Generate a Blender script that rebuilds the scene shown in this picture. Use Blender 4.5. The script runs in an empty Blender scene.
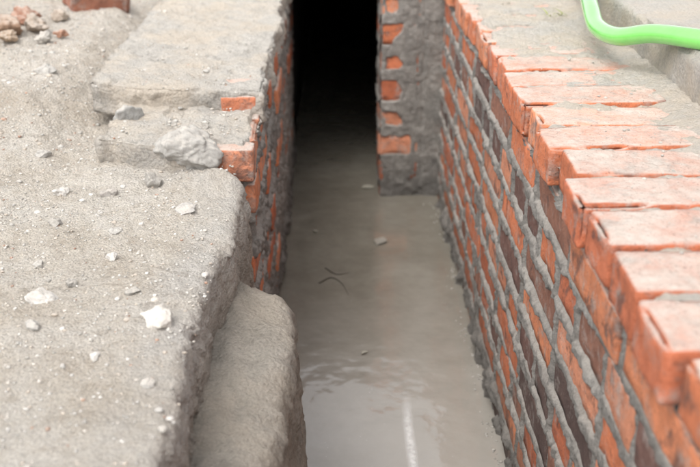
import bpy, math, random
import numpy as np
from mathutils import Vector
random.seed(7)
rng=np.random.default_rng(11)
scene=bpy.context.scene
scene.view_settings.view_transform='Standard'
scene.view_settings.look='None'
scene.view_settings.exposure=0

# ------------------------------------------------------------ noise
def _h(ix,iy,iz,seed):
    n=(ix*73856093)^(iy*19349663)^(iz*83492791)^(seed*265443576)
    n&=0xffffffff
    n=((n^(n>>13))*1274126177)&0xffffffff
    n=((n^(n>>15))*668265263)&0xffffffff
    n^=n>>16
    return (n&0xffff)/32767.5-1.0
def vn(p,f,seed=0):
    q=np.asarray(p,float)*f+137.31
    i=np.floor(q).astype(np.int64); t=q-i; t=t*t*t*(t*(t*6-15)+10)
    r=0
    for a in (0,1):
        wa=t[:,0] if a else 1-t[:,0]
        for b in (0,1):
            wb=t[:,1] if b else 1-t[:,1]
            for c in (0,1):
                wc=t[:,2] if c else 1-t[:,2]
                r=r+wa*wb*wc*_h(i[:,0]+a,i[:,1]+b,i[:,2]+c,seed)
    return r
def fbm(p,f,seed=0,octv=3):
    r=0;a=1;s=0
    for k in range(octv):
        r=r+a*vn(p,f*(2.03**k),seed+k*17); s+=a; a*=.5
    return r/s*1.5
def sst(a,b,x):
    t=np.clip((x-a)/(b-a),0,1); return t*t*(3-2*t)
def cellv(p,f,seed=0):
    q=np.asarray(p,float)*f+91.7;i0=np.floor(q).astype(np.int64)
    best=np.full(len(q),9.);val=np.zeros(len(q))
    for a in (-1,0,1):
        for b in (-1,0,1):
            for c in (-1,0,1):
                i=i0+np.array([a,b,c])
                r=[_h(i[:,0],i[:,1],i[:,2],seed+k) for k in range(4)]
                o=i+.5+.45*np.stack(r[:3],1)
                dv=q-o;dd=(dv**2).sum(1)
                pl=r[3]*.6+dv[:,0]*r[0]*.8+dv[:,1]*r[1]*.8+dv[:,2]*r[2]*.8
                m=dd<best
                val=np.where(m,pl,val);best=np.where(m,dd,best)
    return val

# ------------------------------------------------------------ mesh helpers
def mk(name,V,F,mat,parent=None,col=None,smooth=True):
    V=np.asarray(V,np.float32);F=np.asarray(F,np.int32)
    me=bpy.data.meshes.new(name)
    k=F.shape[1]
    me.vertices.add(len(V)); me.vertices.foreach_set('co',V.ravel())
    me.loops.add(F.size); me.loops.foreach_set('vertex_index',F.ravel())
    me.polygons.add(len(F)); me.polygons.foreach_set('loop_start',np.arange(len(F),dtype=np.int32)*k)
    me.update(calc_edges=True); me.validate()
    me.polygons.foreach_set('use_smooth',np.full(len(me.polygons),smooth))
    if col is not None:
        c=np.ones((len(V),4),np.float32); c[:,:3]=col
        at=me.color_attributes.new('tint','FLOAT_COLOR','POINT')
        at.data.foreach_set('color',c.ravel())
    me.materials.append(mat)
    o=bpy.data.objects.new(name,me); scene.collection.objects.link(o)
    if parent is not None: o.parent=parent
    return o
def grid_faces(nu,nv,flip=False):
    i,j=np.meshgrid(np.arange(nu-1),np.arange(nv-1),indexing='ij')
    a=(i*nv+j).ravel();b=((i+1)*nv+j).ravel();c=((i+1)*nv+j+1).ravel();d=(i*nv+j+1).ravel()
    F=np.stack([a,b,c,d],1)
    return F[:,::-1] if flip else F
_cache={}
def boxmesh(size,r,step):
    key=(tuple(np.round(size,4)),r,step)
    if key in _cache: return _cache[key]
    ax=[]
    for s in size:
        h=s/2; n=max(2,int(round((s-2*r)/step))+1)
        ax.append(np.concatenate([[-h,-h+.45*r],np.linspace(-h+r,h-r,n),[h-.45*r,h]]))
    Vs=[];Fs=[];o=0
    for a in range(3):
        b=(a+1)%3;c=(a+2)%3
        for s in (1,-1):
            B,C=np.meshgrid(ax[b],ax[c],indexing='ij')
            P=np.zeros((B.size,3));P[:,b]=B.ravel();P[:,c]=C.ravel();P[:,a]=s*size[a]/2
            Vs.append(P);Fs.append(grid_faces(len(ax[b]),len(ax[c]),s<0)+o);o+=len(P)
    V=np.concatenate(Vs);F=np.concatenate(Fs)
    _,idx,inv=np.unique(np.round(V,6),axis=0,return_index=True,return_inverse=True)
    inv=inv.reshape(-1);V=V[idx];F=inv[F]
    lim=np.array(size)/2-r
    inn=np.clip(V,-lim,lim);d=V-inn
    nz=(np.abs(d)>1e-7).sum(1)
    N=d/np.maximum(np.linalg.norm(d,axis=1,keepdims=True),1e-9)
    P=inn+N*r
    _cache[key]=(P,N,F,np.maximum(nz-1,0))
    return _cache[key]
class Acc:
    def __init__(s): s.V=[];s.F=[];s.C=[];s.o=0
    def add(s,V,F,c):
        s.V.append(V);s.F.append(F+s.o);s.o+=len(V)
        C=np.empty((len(V),3));C[:]=c;s.C.append(C)
    def make(s,name,mat,parent=None,smooth=True):
        return mk(name,np.concatenate(s.V),np.concatenate(s.F),mat,parent,np.concatenate(s.C),smooth)
def empty(name,loc):
    o=bpy.data.objects.new(name,None);o.empty_display_size=.1
    scene.collection.objects.link(o);return o
def tag(o,label=None,cat=None,kind=None,group=None):
    if label:o['label']=label
    if cat:o['category']=cat
    if kind:o['kind']=kind
    if group:o['group']=group
    return o

# ------------------------------------------------------------ materials
class NT:
    def __init__(s,name):
        s.m=bpy.data.materials.new(name);s.m.use_nodes=True
        s.t=s.m.node_tree;s.b=s.t.nodes['Principled BSDF']
        g=s.t.nodes.new('ShaderNodeNewGeometry');s.pos=g.outputs['Position'];s.nor=g.outputs['Normal']
    def n(s,k,**kw):
        x=s.t.nodes.new(k)
        for a,v in kw.items(): setattr(x,a,v)
        return x
    def l(s,a,b): s.t.links.new(a,b)
    def noise(s,scale,detail=5,rough=.6,dist=0):
        x=s.n('ShaderNodeTexNoise');x.inputs['Scale'].default_value=scale;x.inputs['Detail'].default_value=detail
        x.inputs['Roughness'].default_value=rough;x.inputs['Distortion'].default_value=dist
        s.l(s.pos,x.inputs['Vector']);return x.outputs['Fac']
    def vor(s,scale,feature='F1',out='Distance'):
        x=s.n('ShaderNodeTexVoronoi',feature=feature);x.inputs['Scale'].default_value=scale
        s.l(s.pos,x.inputs['Vector']);return x.outputs[out]
    def ramp(s,fac,stops):
        x=s.n('ShaderNodeValToRGB');e=x.color_ramp.elements
        while len(e)<len(stops): e.new(.5)
        for q,(p,c) in zip(e,stops):
            q.position=p
            if not hasattr(c,'__len__'): c=(c,c,c)
            q.color=(*c,1)
        s.l(fac,x.inputs['Fac']);return x.outputs['Color']
    def mix(s,fac,a,b,mode='MIX'):
        x=s.n('ShaderNodeMix',data_type='RGBA',blend_type=mode)
        for v,i in ((fac,0),(a,6),(b,7)):
            if hasattr(v,'is_linked'): s.l(v,x.inputs[i])
            elif i==0: x.inputs[0].default_value=v
            else: x.inputs[i].default_value=(*v,1)
        return x.outputs[2]
    def math(s,op,a,b=0.0,clamp=False):
        x=s.n('ShaderNodeMath',operation=op,use_clamp=clamp)
        for v,i in ((a,0),(b,1)):
            if hasattr(v,'is_linked'): s.l(v,x.inputs[i])
            else: x.inputs[i].default_value=v
        return x.outputs[0]
    def sep(s,v,i):
        x=s.n('ShaderNodeSeparateXYZ');s.l(v,x.inputs[0]);return x.outputs[i]
    def bump(s,h,strength=.5,dist=.003):
        x=s.n('ShaderNodeBump');x.inputs['Strength'].default_value=strength;x.inputs['Distance'].default_value=dist
        s.l(h,x.inputs['Height'])
        s.l(x.outputs[0],s.b.inputs['Normal'])
    def tint(s):
        x=s.n('ShaderNodeAttribute',attribute_name='tint');return x.outputs['Color']
    def wet(s,lo=.02,hi=.14):
        z=s.sep(s.pos,2)
        zz=s.math('ADD',z,s.math('MULTIPLY',s.math('SUBTRACT',s.noise(9,3),.5),.16))
        x=s.n('ShaderNodeMapRange');x.inputs[1].default_value=lo;x.inputs[2].default_value=hi
        x.inputs[3].default_value=1;x.inputs[4].default_value=0;s.l(zz,x.inputs[0]);return x.outputs[0]

def mat_brick():
    s=NT('fired_brick')
    c=s.tint()
    c=s.mix(.7,c,s.ramp(s.noise(35,6,.65),[(.3,(.6,.55,.55)),(.5,(.98,.98,.98)),(.72,(1.3,1.25,1.2))]),'MULTIPLY')
    c=s.mix(s.ramp(s.noise(18,6,.68,.6),[(.54,0.),(.64,.75)]),c,(.095,.065,.058))
    sm=s.ramp(s.noise(24,8,.75,.4),[(.51,0.),(.69,.75)])
    c=s.mix(sm,c,s.ramp(s.noise(120,3),[(.3,(.28,.255,.23)),(.7,(.44,.405,.365))]))
    nz=s.sep(s.nor,2)
    up=s.ramp(nz,[(.5,0.),(.95,1.)])
    dm=s.math('MULTIPLY',up,s.ramp(s.noise(16,8,.68,.2),[(.30,.42),(.64,.95)]))
    c=s.mix(dm,c,s.ramp(s.noise(110,5,.75),[(.3,(.44,.385,.335)),(.7,(.60,.545,.49))]))
    c=s.mix(s.math('MULTIPLY',s.wet(),.6),c,(.06,.045,.037))
    c=s.mix(s.ramp(s.noise(330,2,.5),[(.28,.6),(.38,0.)]),c,(.06,.04,.035))
    s.l(c,s.b.inputs['Base Color']);s.b.inputs['Roughness'].default_value=.88
    s.b.inputs['Specular IOR Level'].default_value=.25
    h=s.math('ADD',s.noise(160,6,.7),s.math('MULTIPLY',s.noise(45,4),1.2))
    s.bump(h,.7,.005);return s.m
def mat_mortar(name,a,b,c3,wet=.65,sand=0.0,upc=(.52,.48,.43),bs=.8,bd=.005):
    s=NT(name)
    c=s.ramp(s.noise(18,7,.65),[(.3,a),(.52,b),(.72,c3)])
    c=s.mix(.7,c,s.ramp(s.noise(210,4,.7),[(.3,(.55,.55,.55)),(.5,(1.,1.,1.)),(.7,(1.35,1.33,1.3))]),'MULTIPLY')
    nz=s.sep(s.nor,2)
    up=s.math('MULTIPLY',s.ramp(nz,[(.25,0.),(.9,1.)]),s.ramp(s.noise(14,6,.7),[(.35,.35),(.65,.9)]))
    c=s.mix(up,c,s.mix(.75,upc,s.ramp(s.noise(280,4,.75),[(.3,(.55,.53,.50)),(.52,(1.,1.,1.)),(.75,(1.22,1.22,1.22))]),'MULTIPLY'))
    if sand: c=s.mix(s.ramp(s.noise(7,6,.7),[(.42,0.),(.62,sand)]),c,s.mix(.6,tuple(k*m for k,m in zip(upc,(.96,.89,.81))),s.ramp(s.noise(300,4,.75),[(.3,(.6,.58,.56)),(.52,(1.,1.,1.)),(.75,(1.2,1.2,1.2))]),'MULTIPLY'))
    c=s.mix(s.math('MULTIPLY',s.wet(),wet),c,tuple(k*.32 for k in b))
    s.l(c,s.b.inputs['Base Color'])
    s.l(s.ramp(s.wet(),[(0.,.92),(1.,.35)]),s.b.inputs['Roughness'])
    s.b.inputs['Specular IOR Level'].default_value=.3
    h=s.math('ADD',s.noise(110,9,.8),s.math('MULTIPLY',s.noise(380,3,.7),.5))
    if bd>.0065: h=s.math('SUBTRACT',h,s.math('MULTIPLY',s.vor(150),.5))
    s.bump(h,bs,bd);return s.m
def mat_ground():
    s=NT('sandy_dirt_over_concrete')
    c=s.ramp(s.noise(5,8,.68,.3),[(.30,(.57,.495,.41)),(.47,(.67,.605,.525)),(.60,(.72,.665,.595)),(.75,(.74,.695,.64))])
    c=s.mix(.85,c,s.ramp(s.noise(60,7,.75),[(.3,(.74,.70,.65)),(.5,(1.,1.,1.)),(.72,(1.08,1.08,1.06))]),'MULTIPLY')
    c=s.mix(.9,c,s.ramp(s.noise(380,4,.75),[(.28,(.42,.39,.37)),(.46,(1.,1.,1.)),(.7,(1.18,1.18,1.16))]),'MULTIPLY')
    m=s.math('MULTIPLY',s.sep(s.tint(),0),s.ramp(s.noise(12,6,.7),[(.35,.1),(.6,.9)]))
    c=s.mix(m,c,s.mix(.7,s.ramp(s.noise(70,6,.7),[(.3,(.51,.475,.43)),(.6,(.66,.62,.57))]),s.ramp(s.noise(380,4,.75),[(.28,(.5,.48,.47)),(.46,(1.,1.,1.)),(.7,(1.2,1.2,1.2))]),'MULTIPLY'))
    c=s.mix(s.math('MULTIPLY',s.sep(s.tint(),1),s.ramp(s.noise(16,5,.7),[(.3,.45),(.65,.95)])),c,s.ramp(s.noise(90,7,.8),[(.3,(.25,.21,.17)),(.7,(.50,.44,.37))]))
    v=s.vor(230);g=s.ramp(v,[(.12,1.),(.3,0.)])
    c=s.mix(s.math('MULTIPLY',g,.6),c,s.ramp(s.vor(230,out='Color'),[(.2,(.28,.25,.23)),(.8,(.74,.69,.63))]))
    cr=s.math('MULTIPLY',s.ramp(s.noise(4.5,9,.62,.9),[(.488,0.),(.4995,.5),(.511,0.)]),s.ramp(s.noise(3,3),[(.48,0.),(.6,1.)]))
    c=s.mix(cr,c,(.27,.22,.18))
    s.l(c,s.b.inputs['Base Color']);s.b.inputs['Roughness'].default_value=.95
    s.b.inputs['Specular IOR Level'].default_value=.2
    h=s.math('ADD',s.noise(100,9,.82),s.math('MULTIPLY',s.noise(500,3,.7),.4))
    h=s.math('SUBTRACT',h,s.math('MULTIPLY',v,.6))
    s.bump(h,1.,.009);return s.m
def mat_stone():
    s=NT('rough_stone')
    c=s.mix(.75,s.tint(),s.ramp(s.noise(90,6,.7),[(.3,(.6,.58,.56)),(.5,(1.,1.,1.)),(.7,(1.2,1.2,1.18))]),'MULTIPLY')
    up=s.math('MULTIPLY',s.ramp(s.sep(s.nor,2),[(.3,0.),(.95,1.)]),s.ramp(s.noise(60,5,.7),[(.4,.15),(.65,.65)]))
    c=s.mix(up,c,(.58,.525,.46))
    s.l(c,s.b.inputs['Base Color']);s.b.inputs['Roughness'].default_value=.93
    s.bump(s.noise(160,8,.75),.8,.004);return s.m
def mat_water():
    s=NT('muddy_water')
    c=s.ramp(s.noise(5,7,.62,.4),[(.32,(.175,.158,.128)),(.5,(.205,.187,.153)),(.68,(.235,.216,.18))])
    c=s.mix(.5,c,s.ramp(s.noise(24,6,.7,.3),[(.35,(.86,.85,.84)),(.65,(1.1,1.1,1.1))]),'MULTIPLY')
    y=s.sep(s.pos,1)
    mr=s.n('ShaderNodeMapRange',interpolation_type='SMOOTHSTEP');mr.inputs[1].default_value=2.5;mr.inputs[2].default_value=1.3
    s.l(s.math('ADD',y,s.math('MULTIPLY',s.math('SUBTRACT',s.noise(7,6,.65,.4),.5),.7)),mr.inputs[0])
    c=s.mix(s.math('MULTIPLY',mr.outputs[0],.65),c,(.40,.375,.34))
    sp=s.math('MULTIPLY',s.ramp(s.vor(75),[(.05,1.),(.09,0.)]),s.ramp(s.noise(8,4),[(.50,0.),(.60,.8)]))
    c=s.mix(sp,c,(.52,.50,.46))
    s.l(c,s.b.inputs['Base Color'])
    s.b.inputs['Roughness'].default_value=.2
    s.b.inputs['IOR'].default_value=1.35
    s.b.inputs['Coat Weight'].default_value=1.;s.b.inputs['Coat Roughness'].default_value=.075;s.b.inputs['Coat IOR'].default_value=1.55
    h=s.math('ADD',s.noise(6,3,.5),s.math('MULTIPLY',s.noise(20,3,.5),.25))
    s.bump(h,.48,.012)
    s.l(s.b.inputs['Normal'].links[0].from_socket,s.b.inputs['Coat Normal']);return s.m
def mat_plain(name,col,rough=.5,var=.3):
    s=NT(name)
    c=s.mix(var,col,s.ramp(s.noise(40,5),[(.3,(.5,.5,.5)),(.7,(1.2,1.2,1.2))]),'MULTIPLY')
    s.l(c,s.b.inputs['Base Color']);s.b.inputs['Roughness'].default_value=rough;return s.m
M_brick=mat_brick()
M_mortar=mat_mortar('grey_cement_mortar',(.19,.178,.163),(.30,.28,.255),(.41,.39,.36),bs=1.,bd=.0065)
M_conc=mat_mortar('weathered_concrete',(.39,.365,.33),(.52,.485,.44),(.62,.585,.54),sand=.8,upc=(.69,.645,.58),bs=1.,bd=.008)
M_block=mat_mortar('dirty_rough_concrete',(.30,.26,.21),(.43,.385,.33),(.54,.495,.43),sand=.4,upc=(.62,.565,.49),bs=1.,bd=.012,wet=.55)
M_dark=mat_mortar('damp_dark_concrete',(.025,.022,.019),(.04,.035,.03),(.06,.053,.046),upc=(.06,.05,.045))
M_ground=mat_ground();M_stone=mat_stone();M_water=mat_water()

# ------------------------------------------------------------ brickwork
ORANGE=[(.56,.185,.090),(.60,.225,.115),(.52,.17,.085),(.46,.145,.075),(.58,.245,.145)]
DARK=[(.17,.095,.078),(.12,.08,.07),(.27,.13,.09)]
def rough_brick(acc,cen,M,size,seed,col,step=.013,chip=.007,rot=.01,r=.0045):
    P,N,F,e=boxmesh(size,r,step)
    off=np.array([seed*3.17%91,seed*1.93%57,seed*.71%33])
    q=P+off
    d=.0014*fbm(q,28,1)+.0008*vn(q,110,5)
    ch=np.clip(fbm(q,17,9,2)-.05,0,1)*chip*np.minimum(e,1.4)
    P2=P+N*(d-ch)[:,None]
    a=rng.normal(0,rot,3)
    R=np.array([[1,-a[2],a[1]],[a[2],1,-a[0]],[-a[1],a[0],1]])
    P2=P2@R.T
    acc.add(P2@M.T+cen,F,col)
def brick_face(root,O,N,L,ztop,nrow,patt,depth,cover,seed,darkp=.3,res=.0032,zlow=-.06,foot=0,amp=1.0,row0=None,step=.014,skip=None,hl=.113,sl=.238,wamp=1.0,jit=.0022,rag=0,pro=.06,offs=None,CH=.063,BJ=.010,VJ=.011,endpull=False,push=None,bchip=.008,brot=.008):
    O=np.array(O,float);N=np.array(N,float);Z=np.array([0,0,1.]);U=np.cross(N,Z)
    M=np.stack([U,N,Z],1);BH=CH-BJ
    acc=Acc();rows=[]
    for i in range(nrow):
        t=patt[i%len(patt)];ln=hl if t=='H' else sl;pitch=ln+VJ
        off=(rng.random()*.5+.1)*pitch
        if offs is not None: off=offs
        elif i==0: off=.0
        rows.append((off,pitch,ln))
        if i==0 and row0 is not None: continue
        k=-2
        Le=L-(rng.random()*rag if i else 0)
        while off+k*pitch<L:
            u0=max(off+k*pitch,0);u1=min(off+k*pitch+ln,Le);k+=1
            if u1-u0<.02: continue
            if skip and skip(i,u0): continue
            dn=rng.normal(0,jit)+(.006 if rng.random()<pro else 0)
            ps=push(i,u0) if push else 0
            dn+=ps
            cen=O+U*(u0+u1)/2+Z*(ztop-CH*i-BH/2)+N*(dn-depth/2)
            c=random.choice(DARK) if rng.random()<(darkp if t=='H' else darkp*.45) else random.choice(ORANGE)
            if ps: c=ORANGE[1]
            c=np.array(c)*rng.uniform(.85,1.12)
            rough_brick(acc,cen,M,(round(u1-u0,3),depth,round(BH,4)),rng.integers(1,9000),c,step=step,chip=bchip,rot=brot)
    acc.make('brickwork',M_brick,root)
    nu=int(L/res)+1;nz=int((ztop-zlow)/res)+1
    uu,zz=np.meshgrid(np.linspace(0,L,nu),np.linspace(zlow,ztop-.004,nz),indexing='ij')
    u=uu.ravel();z=zz.ravel()
    P=O+u[:,None]*U+z[:,None]*Z
    wob=.0015*vn(P,8,seed+3)
    t=ztop-z+wob;i=np.clip(np.floor(t/CH).astype(int),0,nrow-1);t=t-i*CH
    off=np.array([r[0] for r in rows])[i];pit=np.array([r[1] for r in rows])[i];ln=np.array([r[2] for r in rows])[i]
    m=(u-off)%pit
    dz=np.minimum(t-.001,BH-t);du=np.minimum(m,ln-m)
    if row0 is not None:
        d0=np.full(len(u),-.006)
        for (a,b) in row0:
            k=(u>a)&(u<b);d0[k]=np.minimum(u[k]-a,b-u[k])
        r0=(i==0);du=np.where(r0,d0,du);dz=np.where(r0,BH-t,dz)
    vj=(du<dz)*sst(.012,.002,np.abs(du))
    din=np.minimum(dz,du+.001)
    big=np.clip(fbm(P,6,seed,3),-1,1)
    w=.0000+wamp*(.006*np.clip(big,-.25,1.2)+.0045*fbm(P,45,seed+5,4))+cover(u,z,P)
    prot=(.0022+.0036*np.clip(.5+.8*fbm(P,9,seed+9,2),0,1.2)+.0018*fbm(P,30,seed+61,3)+.0026*fbm(P,90,seed+13,3))*amp
    if foot: prot=prot+foot*sst(.04,.0,z+.05*fbm(P,14,seed+21,4))*(1+.8*fbm(P,22,seed+23))
    prot=prot-.003*vj
    n=prot-np.clip((din-w)/.006,0,1.8)*.009
    if row0 is not None: n=n-.012*(i==0)-.010*(i==0)*vj-.006*sst(ztop-.02,ztop,z)
    if endpull: n=n-.03*sst(L-.022,L,u+.01*fbm(P,20,seed+71))
    V=P+N*n[:,None]+U*(.0018*vn(P,70,seed+31))[:,None]
    mk('mortar_joints',V,grid_faces(nu,nz),M_mortar,root)
# --- long brick wall
XR=.314;ZT=.674;Y0=-.6;Y1=2.90;CHR=.0705;BHR=.059
wall=empty('brick_wall',(0,0,0))
tag(wall,'half-finished red brick trench wall with thick oozing grey mortar','brick wall')
ys=[];y=Y0+.02
while y<Y1-.1:
    w=.100+rng.uniform(-.003,.003);gap=rng.uniform(.010,.015)
    ys.append((y,y+w));y+=w+gap
def cov_r(u,z,P):
    Y=P[:,1]
    c=.024*sst(.6,1.05,fbm(P,3.8,77,4))
    c=c+.005*sst(2.2,2.8,Y)+.008*sst(.08,0,z)
    return c
brick_face(wall,(XR,Y0,0),(-1,0,0),Y1-Y0,ZT,11,['H','S','H','S','S','H','S'],.11,cov_r,100,darkp=.42,foot=.009,row0=[(a-Y0,b-Y0) for a,b in ys],res=.0027,hl=.120,sl=.242,CH=CHR,BJ=.012,VJ=.010,amp=1.1,jit=.0014,pro=.02,bchip=.004,brot=.004,
   push=lambda i,u:(.004 if (i==1 and u+Y0<1.0) else 0))
P,N_,F,e=boxmesh((.215,Y1-Y0-.02,ZT+.03),.004,.1)
mk('mortar_core',P+np.array([XR+.022+.1075,(Y0+Y1)/2,(ZT-.018-(ZT+.03)/2)]),F,M_mortar,wall)
acc=Acc()
for (a,b) in ys:
    w=b-a
    dx=rng.uniform(-.017,-.001);rot=.012
    dz=rng.uniform(-.002,.003)
    if a<1.15: dx-=rng.uniform(0,.010)
    col=np.array(random.choice(ORANGE))*rng.uniform(.9,1.1)
    M=np.stack([np.array([0,1,0.]),np.array([-1.,0,0]),np.array([0,0,1.])],1)
    rough_brick(acc,np.array([XR+.119+dx,(a+b)/2,ZT-BHR/2+dz]),M,(round(w,3),.238,BHR),rng.integers(1,9000),col,step=.006,chip=.014,rot=rot,r=.0055)
acc.make('capping_bricks',M_brick,wall)
xs=np.linspace(XR-.002,.585,95);yy=np.arange(Y0,Y1,.003)
A,B=np.meshgrid(xs,yy,indexing='ij');P=np.stack([A.ravel(),B.ravel(),np.zeros(A.size)],1)
din=np.full(len(P),-.006)
for (a,b) in ys:
    m=(P[:,1]>a)&(P[:,1]<b);din[m]=np.minimum(P[m,1]-a,b-P[m,1])
X=P[:,0];Y=P[:,1]
n1=fbm(P,7,301);n2=fbm(P,26,305,4)
cv=np.maximum(sst(.41,.51,X+.07*n1),sst(1.5,2.1,Y+.25*n1)*sst(-.45,.15,n2+.3))
w=.001+.008*n1+.007*n2+.06*cv
zz=ZT-.005*(1-cv)+.001+.003*n2+.0030*fbm(P,60,309)+.003*n1
zz=zz+.010*sst(.5,.575,X)+.004*sst(1.8,2.4,Y)
zz=zz-np.clip((din-w)/.014,0,1.5)*.009
zz=zz-.022*sst(XR+.016,XR-.002,X+.012*n2)
V=P.copy();V[:,2]=zz
mk('capping_mortar',V,grid_faces(len(xs),len(yy)),M_conc,wall)

# --- left short brick wall
lw=empty('brick_wall',(0,0,0));tag(lw,'low rough brick trench wall caked in dark mortar','brick wall')
XL=-.150
def cov_l(u,z,P):
    k=sst(1.80,2.05,P[:,1])
    return .020*sst(-.40,.30,fbm(P,6,88,4)-.3*sst(.42,.55,z))*k+.001
brick_face(lw,(XL,3.3,0),(1,0,0),3.3-1.64,.568,9,['H','S'],.11,cov_l,400,darkp=.12,foot=.008,amp=1.6,step=.009,jit=.006,rag=.02,endpull=True,CH=.068,pro=.15)
def endfn(V):
    V[:,1]+=.012*fbm(V,14,91,4)*sst(1.8,1.66,V[:,1]);return V
xs=np.arange(XL-.135,XL+.004,.0035);yy=np.arange(1.650,1.90,.0035)
A,B=np.meshgrid(xs,yy,indexing='ij');P=np.stack([A.ravel(),B.ravel(),0*A.ravel()],1)
n1=fbm(P,12,331);n2=fbm(P,45,333)
V=P.copy();V[:,2]=.578+.008*n1+.006*n2-.045*sst(XL-.016,XL+.004,P[:,0]+.012*n1)-.035*sst(1.675,1.65,P[:,1]+.02*n1)
mk('capping_mortar',V,grid_faces(len(xs),len(yy)),M_conc,lw)
acc=Acc()
M=np.stack([np.array([0,1,0.]),np.array([-1.,0,0]),np.array([0,0,1.])],1)
rough_brick(acc,np.array([XL-.036,1.910,.580]),M,(.108,.070,.052),313,(.54,.20,.11),step=.005,chip=.014,rot=.03)
acc.make('corner_brick',M_brick,lw)

# --- pillar
pl=empty('brick_pillar',(0,0,0));tag(pl,'brick pillar half rendered in grey cement at the tunnel mouth','brick pillar')
def cov_p(u,z,P):
    X=P[:,0];row=np.floor((.70-z)/.084).astype(int)
    return .08*sst(.200,.225,X+.04*fbm(P,10,55,3)+.014*(row%2))+.05*sst(.13,.09,z)+.010*(row%2)
brick_face(pl,(.330,2.885,0),(0,-1,0),.196,.70,9,['H'],.11,cov_p,500,darkp=.0,foot=.008,amp=.7,res=.003,jit=.001,pro=0,offs=.083,CH=.084,BJ=.018,skip=lambda i,u0:u0<.05)
brick_face(pl,(.134,2.893,0),(-1,0,0),.20,.70,9,['H'],.06,lambda u,z,P:0*u+.004,540,darkp=.3,res=.004,CH=.084,BJ=.018)
P,N_,F,e=boxmesh((.19,.2,.76),.004,.1)
mk('mortar_core',P+np.array([.236,2.998,.305]),F,M_mortar,pl)

# ------------------------------------------------------------ displaced concrete boxes
def conc_box(name,lo,hi,mat,parent=None,r=.012,step=.012,a1=.006,a2=.002,seed=0,fn=None,chip=.012,col=None,facet=0,ff=14):
    lo=np.array(lo);hi=np.array(hi)
    P,N,F,e=boxmesh(tuple(hi-lo),r,step)
    P=P+(lo+hi)/2
    d=a1*fbm(P,9,seed)+a2*fbm(P,50,seed+5,4)-np.clip(fbm(P,13,seed+9),0,1)*chip*np.minimum(e,1.3)
    if facet:
        v1=cellv(P+.012*np.stack([fbm(P,20,seed+k) for k in (1,2,3)],1),ff,seed+3)
        d=d+facet*v1*(.45+.55*np.minimum(e,1))
    V=P+N*d[:,None]
    if fn is not None: V=fn(V)
    return mk(name,V,F,mat,parent,col)
conc_box('mortar_core',(XL-.112,1.650,-.03),(XL-.006,3.28,.556),M_mortar,lw,r=.006,step=.010,a1=.003,a2=.003,seed=590,fn=endfn)
kb=conc_box('concrete_kerb',(.568,-1.2,.2),(.93,4.2,.752),M_conc,r=.010,step=.012,a1=.004,a2=.0012,seed=600,chip=.012)
tag(kb,'pale grey concrete kerb running along the brick wall','kerb')
XY=np.array([1,1,0.])
def slabfn(V):
    x,y=V[:,0].copy(),V[:,1].copy();Q=V*XY
    V[:,1]+=.05*sst(-.38,-.50,x)*sst(2.2,1.87,y)+.015*fbm(Q,12,44,5)*sst(2.1,1.87,y)
    V[:,0]+=.012*fbm(V,16,45,4)*sst(-.25,-.14,x)
    V[:,2]+=.006*sst(-.2,-.5,x)+.004*fbm(Q,10,46,4)*sst(.58,.61,V[:,2])
    return V
sl=conc_box('concrete_slab',(-.480,1.862,.548),(-.142,3.02,.614),M_conc,r=.005,step=.0055,a1=.003,a2=.004,seed=620,fn=slabfn,chip=.018,facet=.008,ff=22)
tag(sl,'broken sand-covered concrete slab capping the brick wall','concrete slab')
def slab2(V):
    x,y=V[:,0].copy(),V[:,1].copy();Q=V*XY
    V[:,1]+=.026*fbm(Q,10,47,5)*sst(1.8,1.62,y)+.04*sst(-.31,-.40,x)*sst(1.8,1.62,y)
    V[:,2]+=.005*fbm(Q,14,48,4)
    V[:,0]+=.015*fbm(Q,12,49,4)
    return V
s2=conc_box('cement_layer',(-.41,1.625,.510),(-.235,1.90,.578),M_conc,r=.005,step=.0055,a1=.004,a2=.004,seed=630,fn=slab2,chip=.018,facet=.009,ff=24)
tag(s2,'crumbling broken cement layer below the concrete slab','cement layer')
def blockfn(V):
    x,y,z=V[:,0].copy(),V[:,1].copy(),V[:,2].copy()
    top=sst(.15,.40,z)
    V[:,1]+=.07*sst(-.09,-.19,x)*sst(1.1,1.40,y)
    V[:,2]+=(.010*fbm(V*XY,7,71,3)+.005*fbm(V*XY,38,73,4))*top+.012*sst(-.1,-.17,x)*sst(1.2,1.5,y)*top
    V[:,0]+=.010*fbm(np.stack([0*y,y,z],1),7,72,3)*sst(-.2,-.07,x)+.012*sst(.40,.15,z)*sst(-.2,-.07,x)-.006
    return V
bk=conc_box('concrete_footing',(-.32,-.6,-.08),(-.062,1.405,.415),M_block,r=.030,step=.0052,a1=.005,a2=.0050,seed=640,fn=blockfn,chip=.010,facet=.005,ff=16)
tag(bk,'rough eroded concrete footing standing in muddy water','footing')

# ------------------------------------------------------------ ground
def topz(x,y):
    P=np.stack([x,y,0*x],1)
    b=.518+0*x
    n=fbm(P,5,701)
    b=b+.020*sst(1.56,1.64,y+.03*n+.01*fbm(P,22,703))*sst(-.50,-.40,x+.03*n)
    b=b+.075*sst(1.35,2.3,y+.15*n)*sst(-.42,-.62,x+.04*n)
    b=b+.035*sst(-.5,-1.6,x)
    inslab=(sst(-.50,-.44,x)*sst(1.84,1.90,y))
    b=np.where(inslab>.5,np.minimum(b,.560),b)
    near=sst(6,2.5,np.hypot(x,y-1.5))
    flat=1-.6*sst(-.45,-.25,x)
    crust=.0035*sst(-.05,.05,fbm(P,9,715,5))
    return b+near*(.006*n*flat+.0045*fbm(P,19,705)*flat+.0028*fbm(P,75,707)+crust+.006*np.clip(fbm(P,28,709,4),0,1)*sst(-.4,-.6,x))+(1-near)*.03*n
fx=np.arange(.018,1.15,.0045)
co=1.15*(40/1.15)**(np.arange(1,24)/23)
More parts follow.
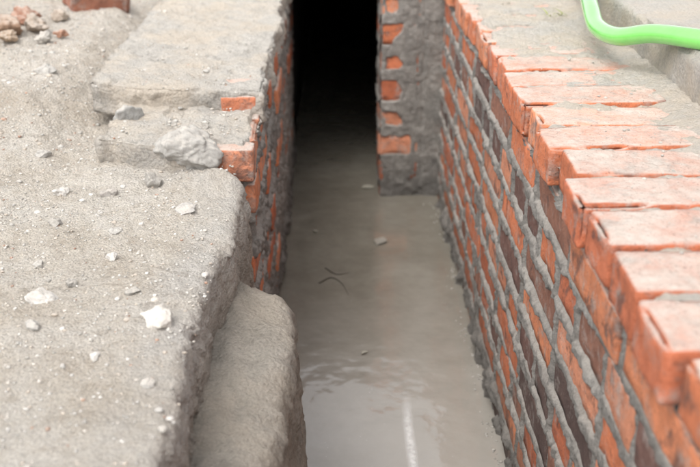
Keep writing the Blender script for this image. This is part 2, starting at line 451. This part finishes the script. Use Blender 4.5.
prof=[(-d,0.) for d in co[::-1]]+[(-d,0.) for d in fx[::-1]]
R=.016
for a in np.linspace(0,90,7)[1:]:
    prof.append((-R+R*math.sin(math.radians(a)),-R+R*math.cos(math.radians(a))))
for z in np.arange(R+.0045,.30,.0045): prof.append((.006*z/.3,-z))
prof=np.array(prof)
fy=np.arange(.55,3.1,.0044)
ny=np.concatenate([-40*np.array([1,.4,.15,.06,.025]),np.linspace(-.6,.54,60),fy,3.1*(40/3.1)**(np.arange(1,20)/19)])
DX,YY=np.meshgrid(prof[:,0],ny,indexing='ij');DZ=np.repeat(prof[:,1][:,None],len(ny),1)
dx=DX.ravel();y=YY.ravel();dz=DZ.ravel()
E=np.stack([0*y,y,0*y],1)
edge=-.154-.022*sst(1.42,1.22,y)-.083*sst(1.60,1.65,y)+.005*fbm(E,6,711)+.004*fbm(E,24,713,4)
x=edge+dx
zt=topz(x,y)
P=np.stack([x,y,zt+dz],1)
msk=sst(-.03,0.,dx)
nearm=(dx>-.06)
v1=np.zeros(len(P));v2=np.zeros(len(P))
Pm=P[nearm];Pw=Pm+.012*np.stack([fbm(Pm,20,k) for k in (1,2,3)],1)
v1[nearm]=cellv(Pw,11,741);v2[nearm]=cellv(Pw,38,743)
P[:,0]+=(.0050*v1+.0026*v2+.0035*fbm(P,55,723,4))*msk
P[:,2]-=(.005*np.clip(v1,0,1)+.003*np.clip(v2,0,1))*msk
c=np.zeros((len(P),3))
c[:,0]=np.clip(sst(-.10,-.03,dx)+sst(1.5,1.62,y)*sst(-.45,-.3,x)*.8,0,1)*sst(-.20,-.03,dz)
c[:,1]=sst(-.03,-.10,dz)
V=[P];Fc=[grid_faces(len(prof),len(ny),False)];C=[c];o=len(P)
def add_plate(x0,x1,y0,y1,z,nx=30,nyy=30):
    global o
    a,b=np.meshgrid(np.linspace(x0,x1,nx),np.linspace(y0,y1,nyy),indexing='ij')
    Q=np.stack([a.ravel(),b.ravel(),np.full(a.size,z)],1);Q[:,2]+=.02*fbm(Q,1.5,731)*sst(0,.3,Q[:,0]-x0)
    V.append(Q);Fc.append(grid_faces(nx,nyy)+o);C.append(np.zeros((len(Q),3)));o+=len(Q)
add_plate(.90,40,-40,40,.735,120,120)
add_plate(-.3,.93,4.2,40,.70,20,60)
add_plate(-.3,.93,-40,-2.0,.60,20,60)
g=mk('ground',np.concatenate(V),np.concatenate(Fc),M_ground,None,np.concatenate(C))
tag(g,kind='structure')

# ------------------------------------------------------------ water
nx,nyy=60,260
a,b=np.meshgrid(np.linspace(-.30,.36,nx),np.linspace(-1.9,7.2,nyy),indexing='ij')
Q=np.stack([a.ravel(),b.ravel(),0*a.ravel()],1)
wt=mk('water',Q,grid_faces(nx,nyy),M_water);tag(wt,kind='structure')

# ------------------------------------------------------------ tunnel
tn=empty('tunnel',(0,0,0));tag(tn,'dark covered drain tunnel with damp walls','tunnel')
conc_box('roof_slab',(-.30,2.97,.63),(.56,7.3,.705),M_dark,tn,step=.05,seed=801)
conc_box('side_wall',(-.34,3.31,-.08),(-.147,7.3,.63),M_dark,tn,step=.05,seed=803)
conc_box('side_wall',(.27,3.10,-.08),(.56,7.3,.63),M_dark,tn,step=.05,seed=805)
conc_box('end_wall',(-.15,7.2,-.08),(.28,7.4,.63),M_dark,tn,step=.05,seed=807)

# ------------------------------------------------------------ stones
def ico(sub):
    import bmesh
    bm=bmesh.new();bmesh.ops.create_icosphere(bm,subdivisions=sub,radius=1)
    V=np.array([v.co[:] for v in bm.verts]);F=np.array([[v.index for v in f.verts] for f in bm.faces]);bm.free();return V,F
I5=ico(5)
def stone(base,size,seed,planes=16):
    V,F=base;r=np.random.default_rng(seed)
    n=r.normal(size=(planes,3));n/=np.linalg.norm(n,axis=1,keepdims=True);d=r.uniform(.62,1.,planes)
    dt=V@n.T;rad=np.where(dt>.05,d/np.maximum(dt,.05),9).min(1);rad=np.minimum(rad,1.2)
    P=V*rad[:,None]
    return P*np.array(size)/2,F
def gz(x,y): return float(topz(np.array([x]),np.array([y]))[0])
def big(name,x,y,z,size,col,seed,label,cat,rot=0,sink=.3,planes=13,rg=.0022):
    P,F=stone(I5,size,seed,planes)
    nn=P/np.maximum(np.linalg.norm(P,axis=1,keepdims=True),1e-9)
    s=max(size)
    P=P+nn*(fbm(P+seed,10/(s*6),seed)*.035*s+fbm(P+seed,90,seed+3,4)*rg)[:,None]
    c,si=math.cos(rot),math.sin(rot);R=np.array([[c,-si,0],[si,c,0],[0,0,1]])
    P=P@R.T
    o=mk(name,P,F,M_stone,None,np.array(col));o.location=(x,y,z+size[2]*(.5-sink))
    tag(o,label,cat);return o
GREY=(.46,.44,.41);PALE=(.64,.61,.57);DK=(.36,.34,.31)
big('concrete_chunk',-.252,1.645,.560,(.110,.085,.062),(.38,.365,.34),8,'grey angular broken concrete chunk on the bank step','concrete chunk',.15,.36,12,.005)
st=[(-.390,1.80,.075,.05,.048,(.40,.39,.37),11),(-.225,1.115,.055,.036,.026,(.70,.66,.60),12),(-.39,1.18,.042,.03,.022,(.64,.61,.57),13),
 (-.268,1.19,.020,.016,.012,DK,14),(-.375,1.09,.020,.018,.012,GREY,15),(-.43,1.42,.026,.020,.014,DK,16),(-.31,1.585,.035,.025,.03,DK,17),
 (-.375,1.56,.030,.022,.02,(.40,.37,.34),18),(-.455,1.55,.028,.02,.018,PALE,19),(-.24,1.48,.040,.030,.014,(.44,.42,.40),20),
 (-.32,1.30,.018,.014,.012,PALE,21),(-.36,1.22,.014,.016,.010,DK,22),(-.53,1.72,.03,.025,.02,GREY,24),
 (-.21,.96,.016,.012,.01,GREY,25),(-.285,1.02,.014,.012,.01,PALE,26),(-.62,2.1,.04,.05,.03,GREY,28),
 (-.335,1.40,.022,.018,.012,GREY,29),(-.42,1.28,.018,.014,.012,GREY,30)]
for x_,y_,a_,b_,c_,col,sd in st:
    q='pale' if col[0]>.6 else ('dark grey' if col[0]<.38 else 'grey')
    z_=gz(x_,y_) if sd!=11 else .574
    o=big('stone',x_,y_,z_,(a_,b_,c_),tuple(.9*k for k in col),sd,'%s angular stone lying on the sandy bank'%q,'stone',sd*.7,.38,13,.003)
    o['group']='loose stones on the sandy bank'
for k,(x_,y_,a_,col) in enumerate([(-.80,2.40,.12,(.34,.22,.15)),(-.87,2.30,.09,(.31,.22,.16)),(-.73,2.46,.08,(.38,.31,.25)),(-.90,2.5,.13,(.36,.28,.21)),(-.78,2.55,.08,(.35,.18,.12)),(-.69,2.36,.04,(.45,.42,.38)),(-.95,2.65,.12,(.32,.24,.18)),(-.84,2.36,.05,(.38,.20,.14)),(-.76,2.33,.045,(.38,.28,.20)),(-.90,2.40,.06,(.32,.20,.14)),(-.71,2.60,.05,(.40,.33,.27)),(-.66,2.42,.03,(.40,.22,.15)),(-.80,2.27,.035,(.36,.27,.20))]):
    o=big('rubble_lump',x_,y_,gz(x_,y_)+.01,(a_,a_*.7,a_*.5),col,40+k,'brown lump of earth and rubble on the bank','rubble',k*.9,.3,9,.007)
    o['group']='rubble lumps on the bank'
acc=Acc()
rough_brick(acc,np.array([0,0,0.]),np.eye(3),(.16,.11,.053),77,(.30,.13,.085),step=.008,chip=.02)
o=acc.make('brick_fragment',M_brick);o.location=(-.66,2.80,gz(-.66,2.82)+.012);o.rotation_euler=(.1,.15,.5)
tag(o,'broken dusty red brick half sunk in sand','brick')

# gravel
acc=Acc();variants=[stone(ico(2),(1,.8+.3*(k%3)/3,.6),900+k,10) for k in range(14)]
for k in range(26000):
    x_=-.17-abs(rng.random()**.9)*.95;y_=rng.uniform(.6,3.0)
    if fbm(np.array([[x_,y_,0]]),6,761)[0]<rng.uniform(-1.2,.3)-(.5 if x_<-.4 else 0): continue
    z_='g'
    if x_>-.47 and y_>1.86:
        if rng.random()<.6: continue
        z_=.613+.006*float(sst(-.2,-.5,np.array(x_)))
    elif x_>-.40 and y_>1.64: z_=.579
    s_=.0009+.0022*rng.random()**3+ (.0045*rng.random()**2 if rng.random()<.06 else 0)
    cc=np.array([GREY,PALE,DK,(.50,.43,.36),(.60,.55,.49),(.40,.24,.17)][rng.choice(6,p=[.25,.22,.12,.19,.18,.04])])*rng.uniform(.85,1.12)
    P,F=variants[k%14];a=rng.uniform(0,6.28);c_,s2_=math.cos(a),math.sin(a)
    P=(P*s_*2)@np.array([[c_,s2_,0],[-s2_,c_,0],[0,0,1]])
    acc.add(P+np.array([x_,y_,-9 if z_=='g' else z_]),F,cc)
cen=np.array([v.mean(0) for v in acc.V]);tz=topz(cen[:,0],cen[:,1])
for v,c_,t_ in zip(acc.V,cen,tz):
    if c_[2]<-5: v[:,2]+=9+t_+.0003
gr=acc.make('gravel',M_stone);tag(gr,'fine gravel and grit scattered over the sandy bank','gravel',kind='stuff')

acc=Acc()
for k in range(330):
    P,F=variants[k%14];s_=.0012+.0025*rng.random()**2
    if k<200: p=np.array([XR+rng.uniform(.05,.24),rng.uniform(.8,2.8),ZT+.003]);cb=.50
    else:
        yc=rng.choice([1.5,1.62,1.85,2.02,2.3,2.6,2.75])+rng.normal(0,.04);p=np.array([XR-.008-abs(rng.normal(0,.014)),yc,.0005]);cb=.36
    acc.add(P*s_*2+p,F,np.array((1,.95,.87))*cb*rng.uniform(.7,1.2))
cr=acc.make('mortar_crumbs',M_stone);tag(cr,'small grey crumbs of dropped mortar on bricks and water edge','mortar crumbs',kind='stuff')

# ------------------------------------------------------------ hose
def tube(name,pts,r,mat,n=14,sub=14,taper=False):
    p=[np.array(q) for q in pts];p=[2*p[0]-p[1]]+p+[2*p[-1]-p[-2]]
    C=[]
    for i in range(1,len(p)-2):
        for t in np.linspace(0,1,sub,endpoint=False):
            C.append(.5*((2*p[i])+(-p[i-1]+p[i+1])*t+(2*p[i-1]-5*p[i]+4*p[i+1]-p[i+2])*t*t+(-p[i-1]+3*p[i]-3*p[i+1]+p[i+2])*t**3))
    C.append(p[-2]);C=np.array(C)
    T=np.gradient(C,axis=0);T/=np.linalg.norm(T,axis=1,keepdims=True)
    up=np.array([0,0,1.]);A=np.cross(T,up);A/=np.linalg.norm(A,axis=1,keepdims=True);B=np.cross(A,T)
    th=np.linspace(0,2*np.pi,n,endpoint=False)
    rr=np.full(len(C),r)
    if taper: rr=r*(1-.8*np.linspace(0,1,len(C)))
    V=C[:,None,:]+rr[:,None,None]*(np.cos(th)[None,:,None]*A[:,None,:]+np.sin(th)[None,:,None]*B[:,None,:])
    F=[]
    for i in range(len(C)-1):
        for j in range(n): F.append([i*n+j,i*n+(j+1)%n,(i+1)*n+(j+1)%n,(i+1)*n+j])
    return mk(name,V.reshape(-1,3),F,mat)
s=NT('green_hose_plastic')
c=s.mix(.35,(.19,.62,.13),s.ramp(s.noise(50,6,.7),[(.3,(.75,.8,.75)),(.7,(1.15,1.05,1.2))]),'MULTIPLY')
s.l(c,s.b.inputs['Base Color']);s.b.inputs['Roughness'].default_value=.2
s.b.inputs['Subsurface Weight'].default_value=.2;s.b.inputs['Subsurface Radius'].default_value=(.02,.03,.01);s.b.inputs['Subsurface Scale'].default_value=.5
s.b.inputs['Coat Weight'].default_value=1.;s.b.inputs['Coat Roughness'].default_value=.08
hz=1.12
hose=tube('garden_hose',[(.80,3.2,.77),(.66,2.7,.77),(.575,2.35,hz-.35),(.528,2.12,hz-.362),(.502,1.97,hz-.375),(.490,1.86,hz-.388),(.503,1.765,hz-.385),(.540,1.68,hz-.362),(.59,1.575,hz-.350),(.70,1.47,hz-.350),(.9,1.38,.77),(1.3,1.2,.77)],.0165,s.m,n=24)
tag(hose,'bright green flexible hose draped over the concrete kerb','hose')

# ------------------------------------------------------------ floating debris, painted glare streak
M_tw=mat_plain('dark_wet_twig',(.07,.06,.045),.6)
t1=tube('twig',[(-.045,2.27,.001),(-.015,2.30,.002),(.012,2.27,.001),(.03,2.20,.000)],.0024,M_tw,8,8,True)
tag(t1,'thin dark twig floating on muddy water','twig')
t2=tube('twig',[(-.03,2.36,.001),(0.0,2.32,.002),(.035,2.335,.000)],.0018,M_tw,8,8,True)
tag(t2,'thin dark twig floating on muddy water','twig')
s=NT('painted_glare_film')  # light glare on the water, painted as a pale strip with faded edges
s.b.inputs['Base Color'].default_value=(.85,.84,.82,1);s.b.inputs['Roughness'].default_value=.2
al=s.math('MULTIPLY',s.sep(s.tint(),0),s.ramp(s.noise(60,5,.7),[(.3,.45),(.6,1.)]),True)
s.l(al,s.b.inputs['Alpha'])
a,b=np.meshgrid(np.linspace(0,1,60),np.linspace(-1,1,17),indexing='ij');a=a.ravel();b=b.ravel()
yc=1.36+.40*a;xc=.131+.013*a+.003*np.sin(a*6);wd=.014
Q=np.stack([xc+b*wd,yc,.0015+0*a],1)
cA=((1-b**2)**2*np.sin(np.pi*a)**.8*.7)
fs=mk('painted_glare_streak',Q,grid_faces(60,17),s.m,None,np.repeat(cA[:,None],3,1))
tag(fs,'whitish glare streak painted on a thin film over muddy water','painted glare')
def leaf(x,y,L,W,rot,col):
    a,b=np.meshgrid(np.linspace(0,1,14),np.linspace(-1,1,7),indexing='ij');a=a.ravel();b=b.ravel()
    wd=W*np.sin(np.pi*np.clip(a,.02,.98))**.8
    Q=np.stack([(a-.5)*L,b*wd/2,.002+.002*b*b+.001*np.sin(a*5)],1)
    c,si=math.cos(rot),math.sin(rot);Q=Q@np.array([[c,si,0],[-si,c,0],[0,0,1]])
    m=mat_plain('withered_leaf',col,.6)
    o=mk('leaf',Q,grid_faces(14,7),m);o.location=(x,y,0);return tag(o,'pale withered leaf floating on muddy water','leaf')
leaf(.122,2.53,.055,.035,1.2,(.30,.28,.24))
leaf(.10,2.95,.04,.03,.3,(.36,.34,.28))
leaf(.06,1.92,.02,.01,.8,(.38,.36,.30))
leaf(-.06,2.6,.02,.012,2.,(.34,.32,.26))
gt=Acc()
M_gr=mat_plain('dry_grass',(.30,.32,.10),.6)
for k in range(9):
    bx,by=.49+rng.uniform(-.02,.02),2.22+rng.uniform(-.03,.03);an=rng.uniform(0,6.28);L_=rng.uniform(.02,.05)
    t=np.linspace(0,1,6);cx=bx+np.cos(an)*L_*t;cy=by+np.sin(an)*L_*t;cz=ZT+.010+L_*.5*t*(1.3-t)
    w_=.0018*(1-t)+.0003
    Q=np.concatenate([np.stack([cx-np.sin(an)*w_,cy+np.cos(an)*w_,cz],1),np.stack([cx+np.sin(an)*w_,cy-np.cos(an)*w_,cz],1)])
    gt.add(Q,np.array([[i,i+1,i+7,i+6] for i in range(5)]),(0.3,.3,.1))
o=gt.make('grass_tuft',M_gr);tag(o,'small yellow-green grass tuft sprouting from wall-top mortar','grass')

# ------------------------------------------------------------ light
w=bpy.data.worlds.new('World');scene.world=w;w.use_nodes=True
nt=w.node_tree;bg=nt.nodes['Background']
sk=nt.nodes.new('ShaderNodeTexSky');sk.sky_type='NISHITA';sk.sun_disc=False
el,rot=math.radians(58),math.radians(215)
sk.sun_elevation=el;sk.sun_rotation=rot;sk.dust_density=3;sk.air_density=1.2
hs=nt.nodes.new('ShaderNodeHueSaturation');hs.inputs['Saturation'].default_value=.12;hs.inputs['Value'].default_value=2.2
nt.links.new(sk.outputs[0],hs.inputs['Color']);nt.links.new(hs.outputs[0],bg.inputs[0])
bg.inputs[1].default_value=.15
sd=bpy.data.lights.new('sun','SUN');sd.energy=1.5;sd.angle=math.radians(35);sd.color=(1,.955,.90)
so=bpy.data.objects.new('sun',sd);scene.collection.objects.link(so)
d=Vector((math.sin(rot)*math.cos(el),math.cos(rot)*math.cos(el),math.sin(el)))
so.rotation_euler=(-d).to_track_quat('-Z','Y').to_euler()

# ------------------------------------------------------------ camera
cd=bpy.data.cameras.new('camera');cam=bpy.data.objects.new('camera',cd);scene.collection.objects.link(cam)
cam.location=(0,0,1.12);cam.rotation_euler=(math.radians(90-23.4),0,-.0147)
cd.lens=51.4;cd.sensor_width=36;cd.clip_start=.05;cd.clip_end=200
cd.dof.use_dof=True;cd.dof.focus_distance=1.55;cd.dof.aperture_fstop=5.0
scene.camera=cam
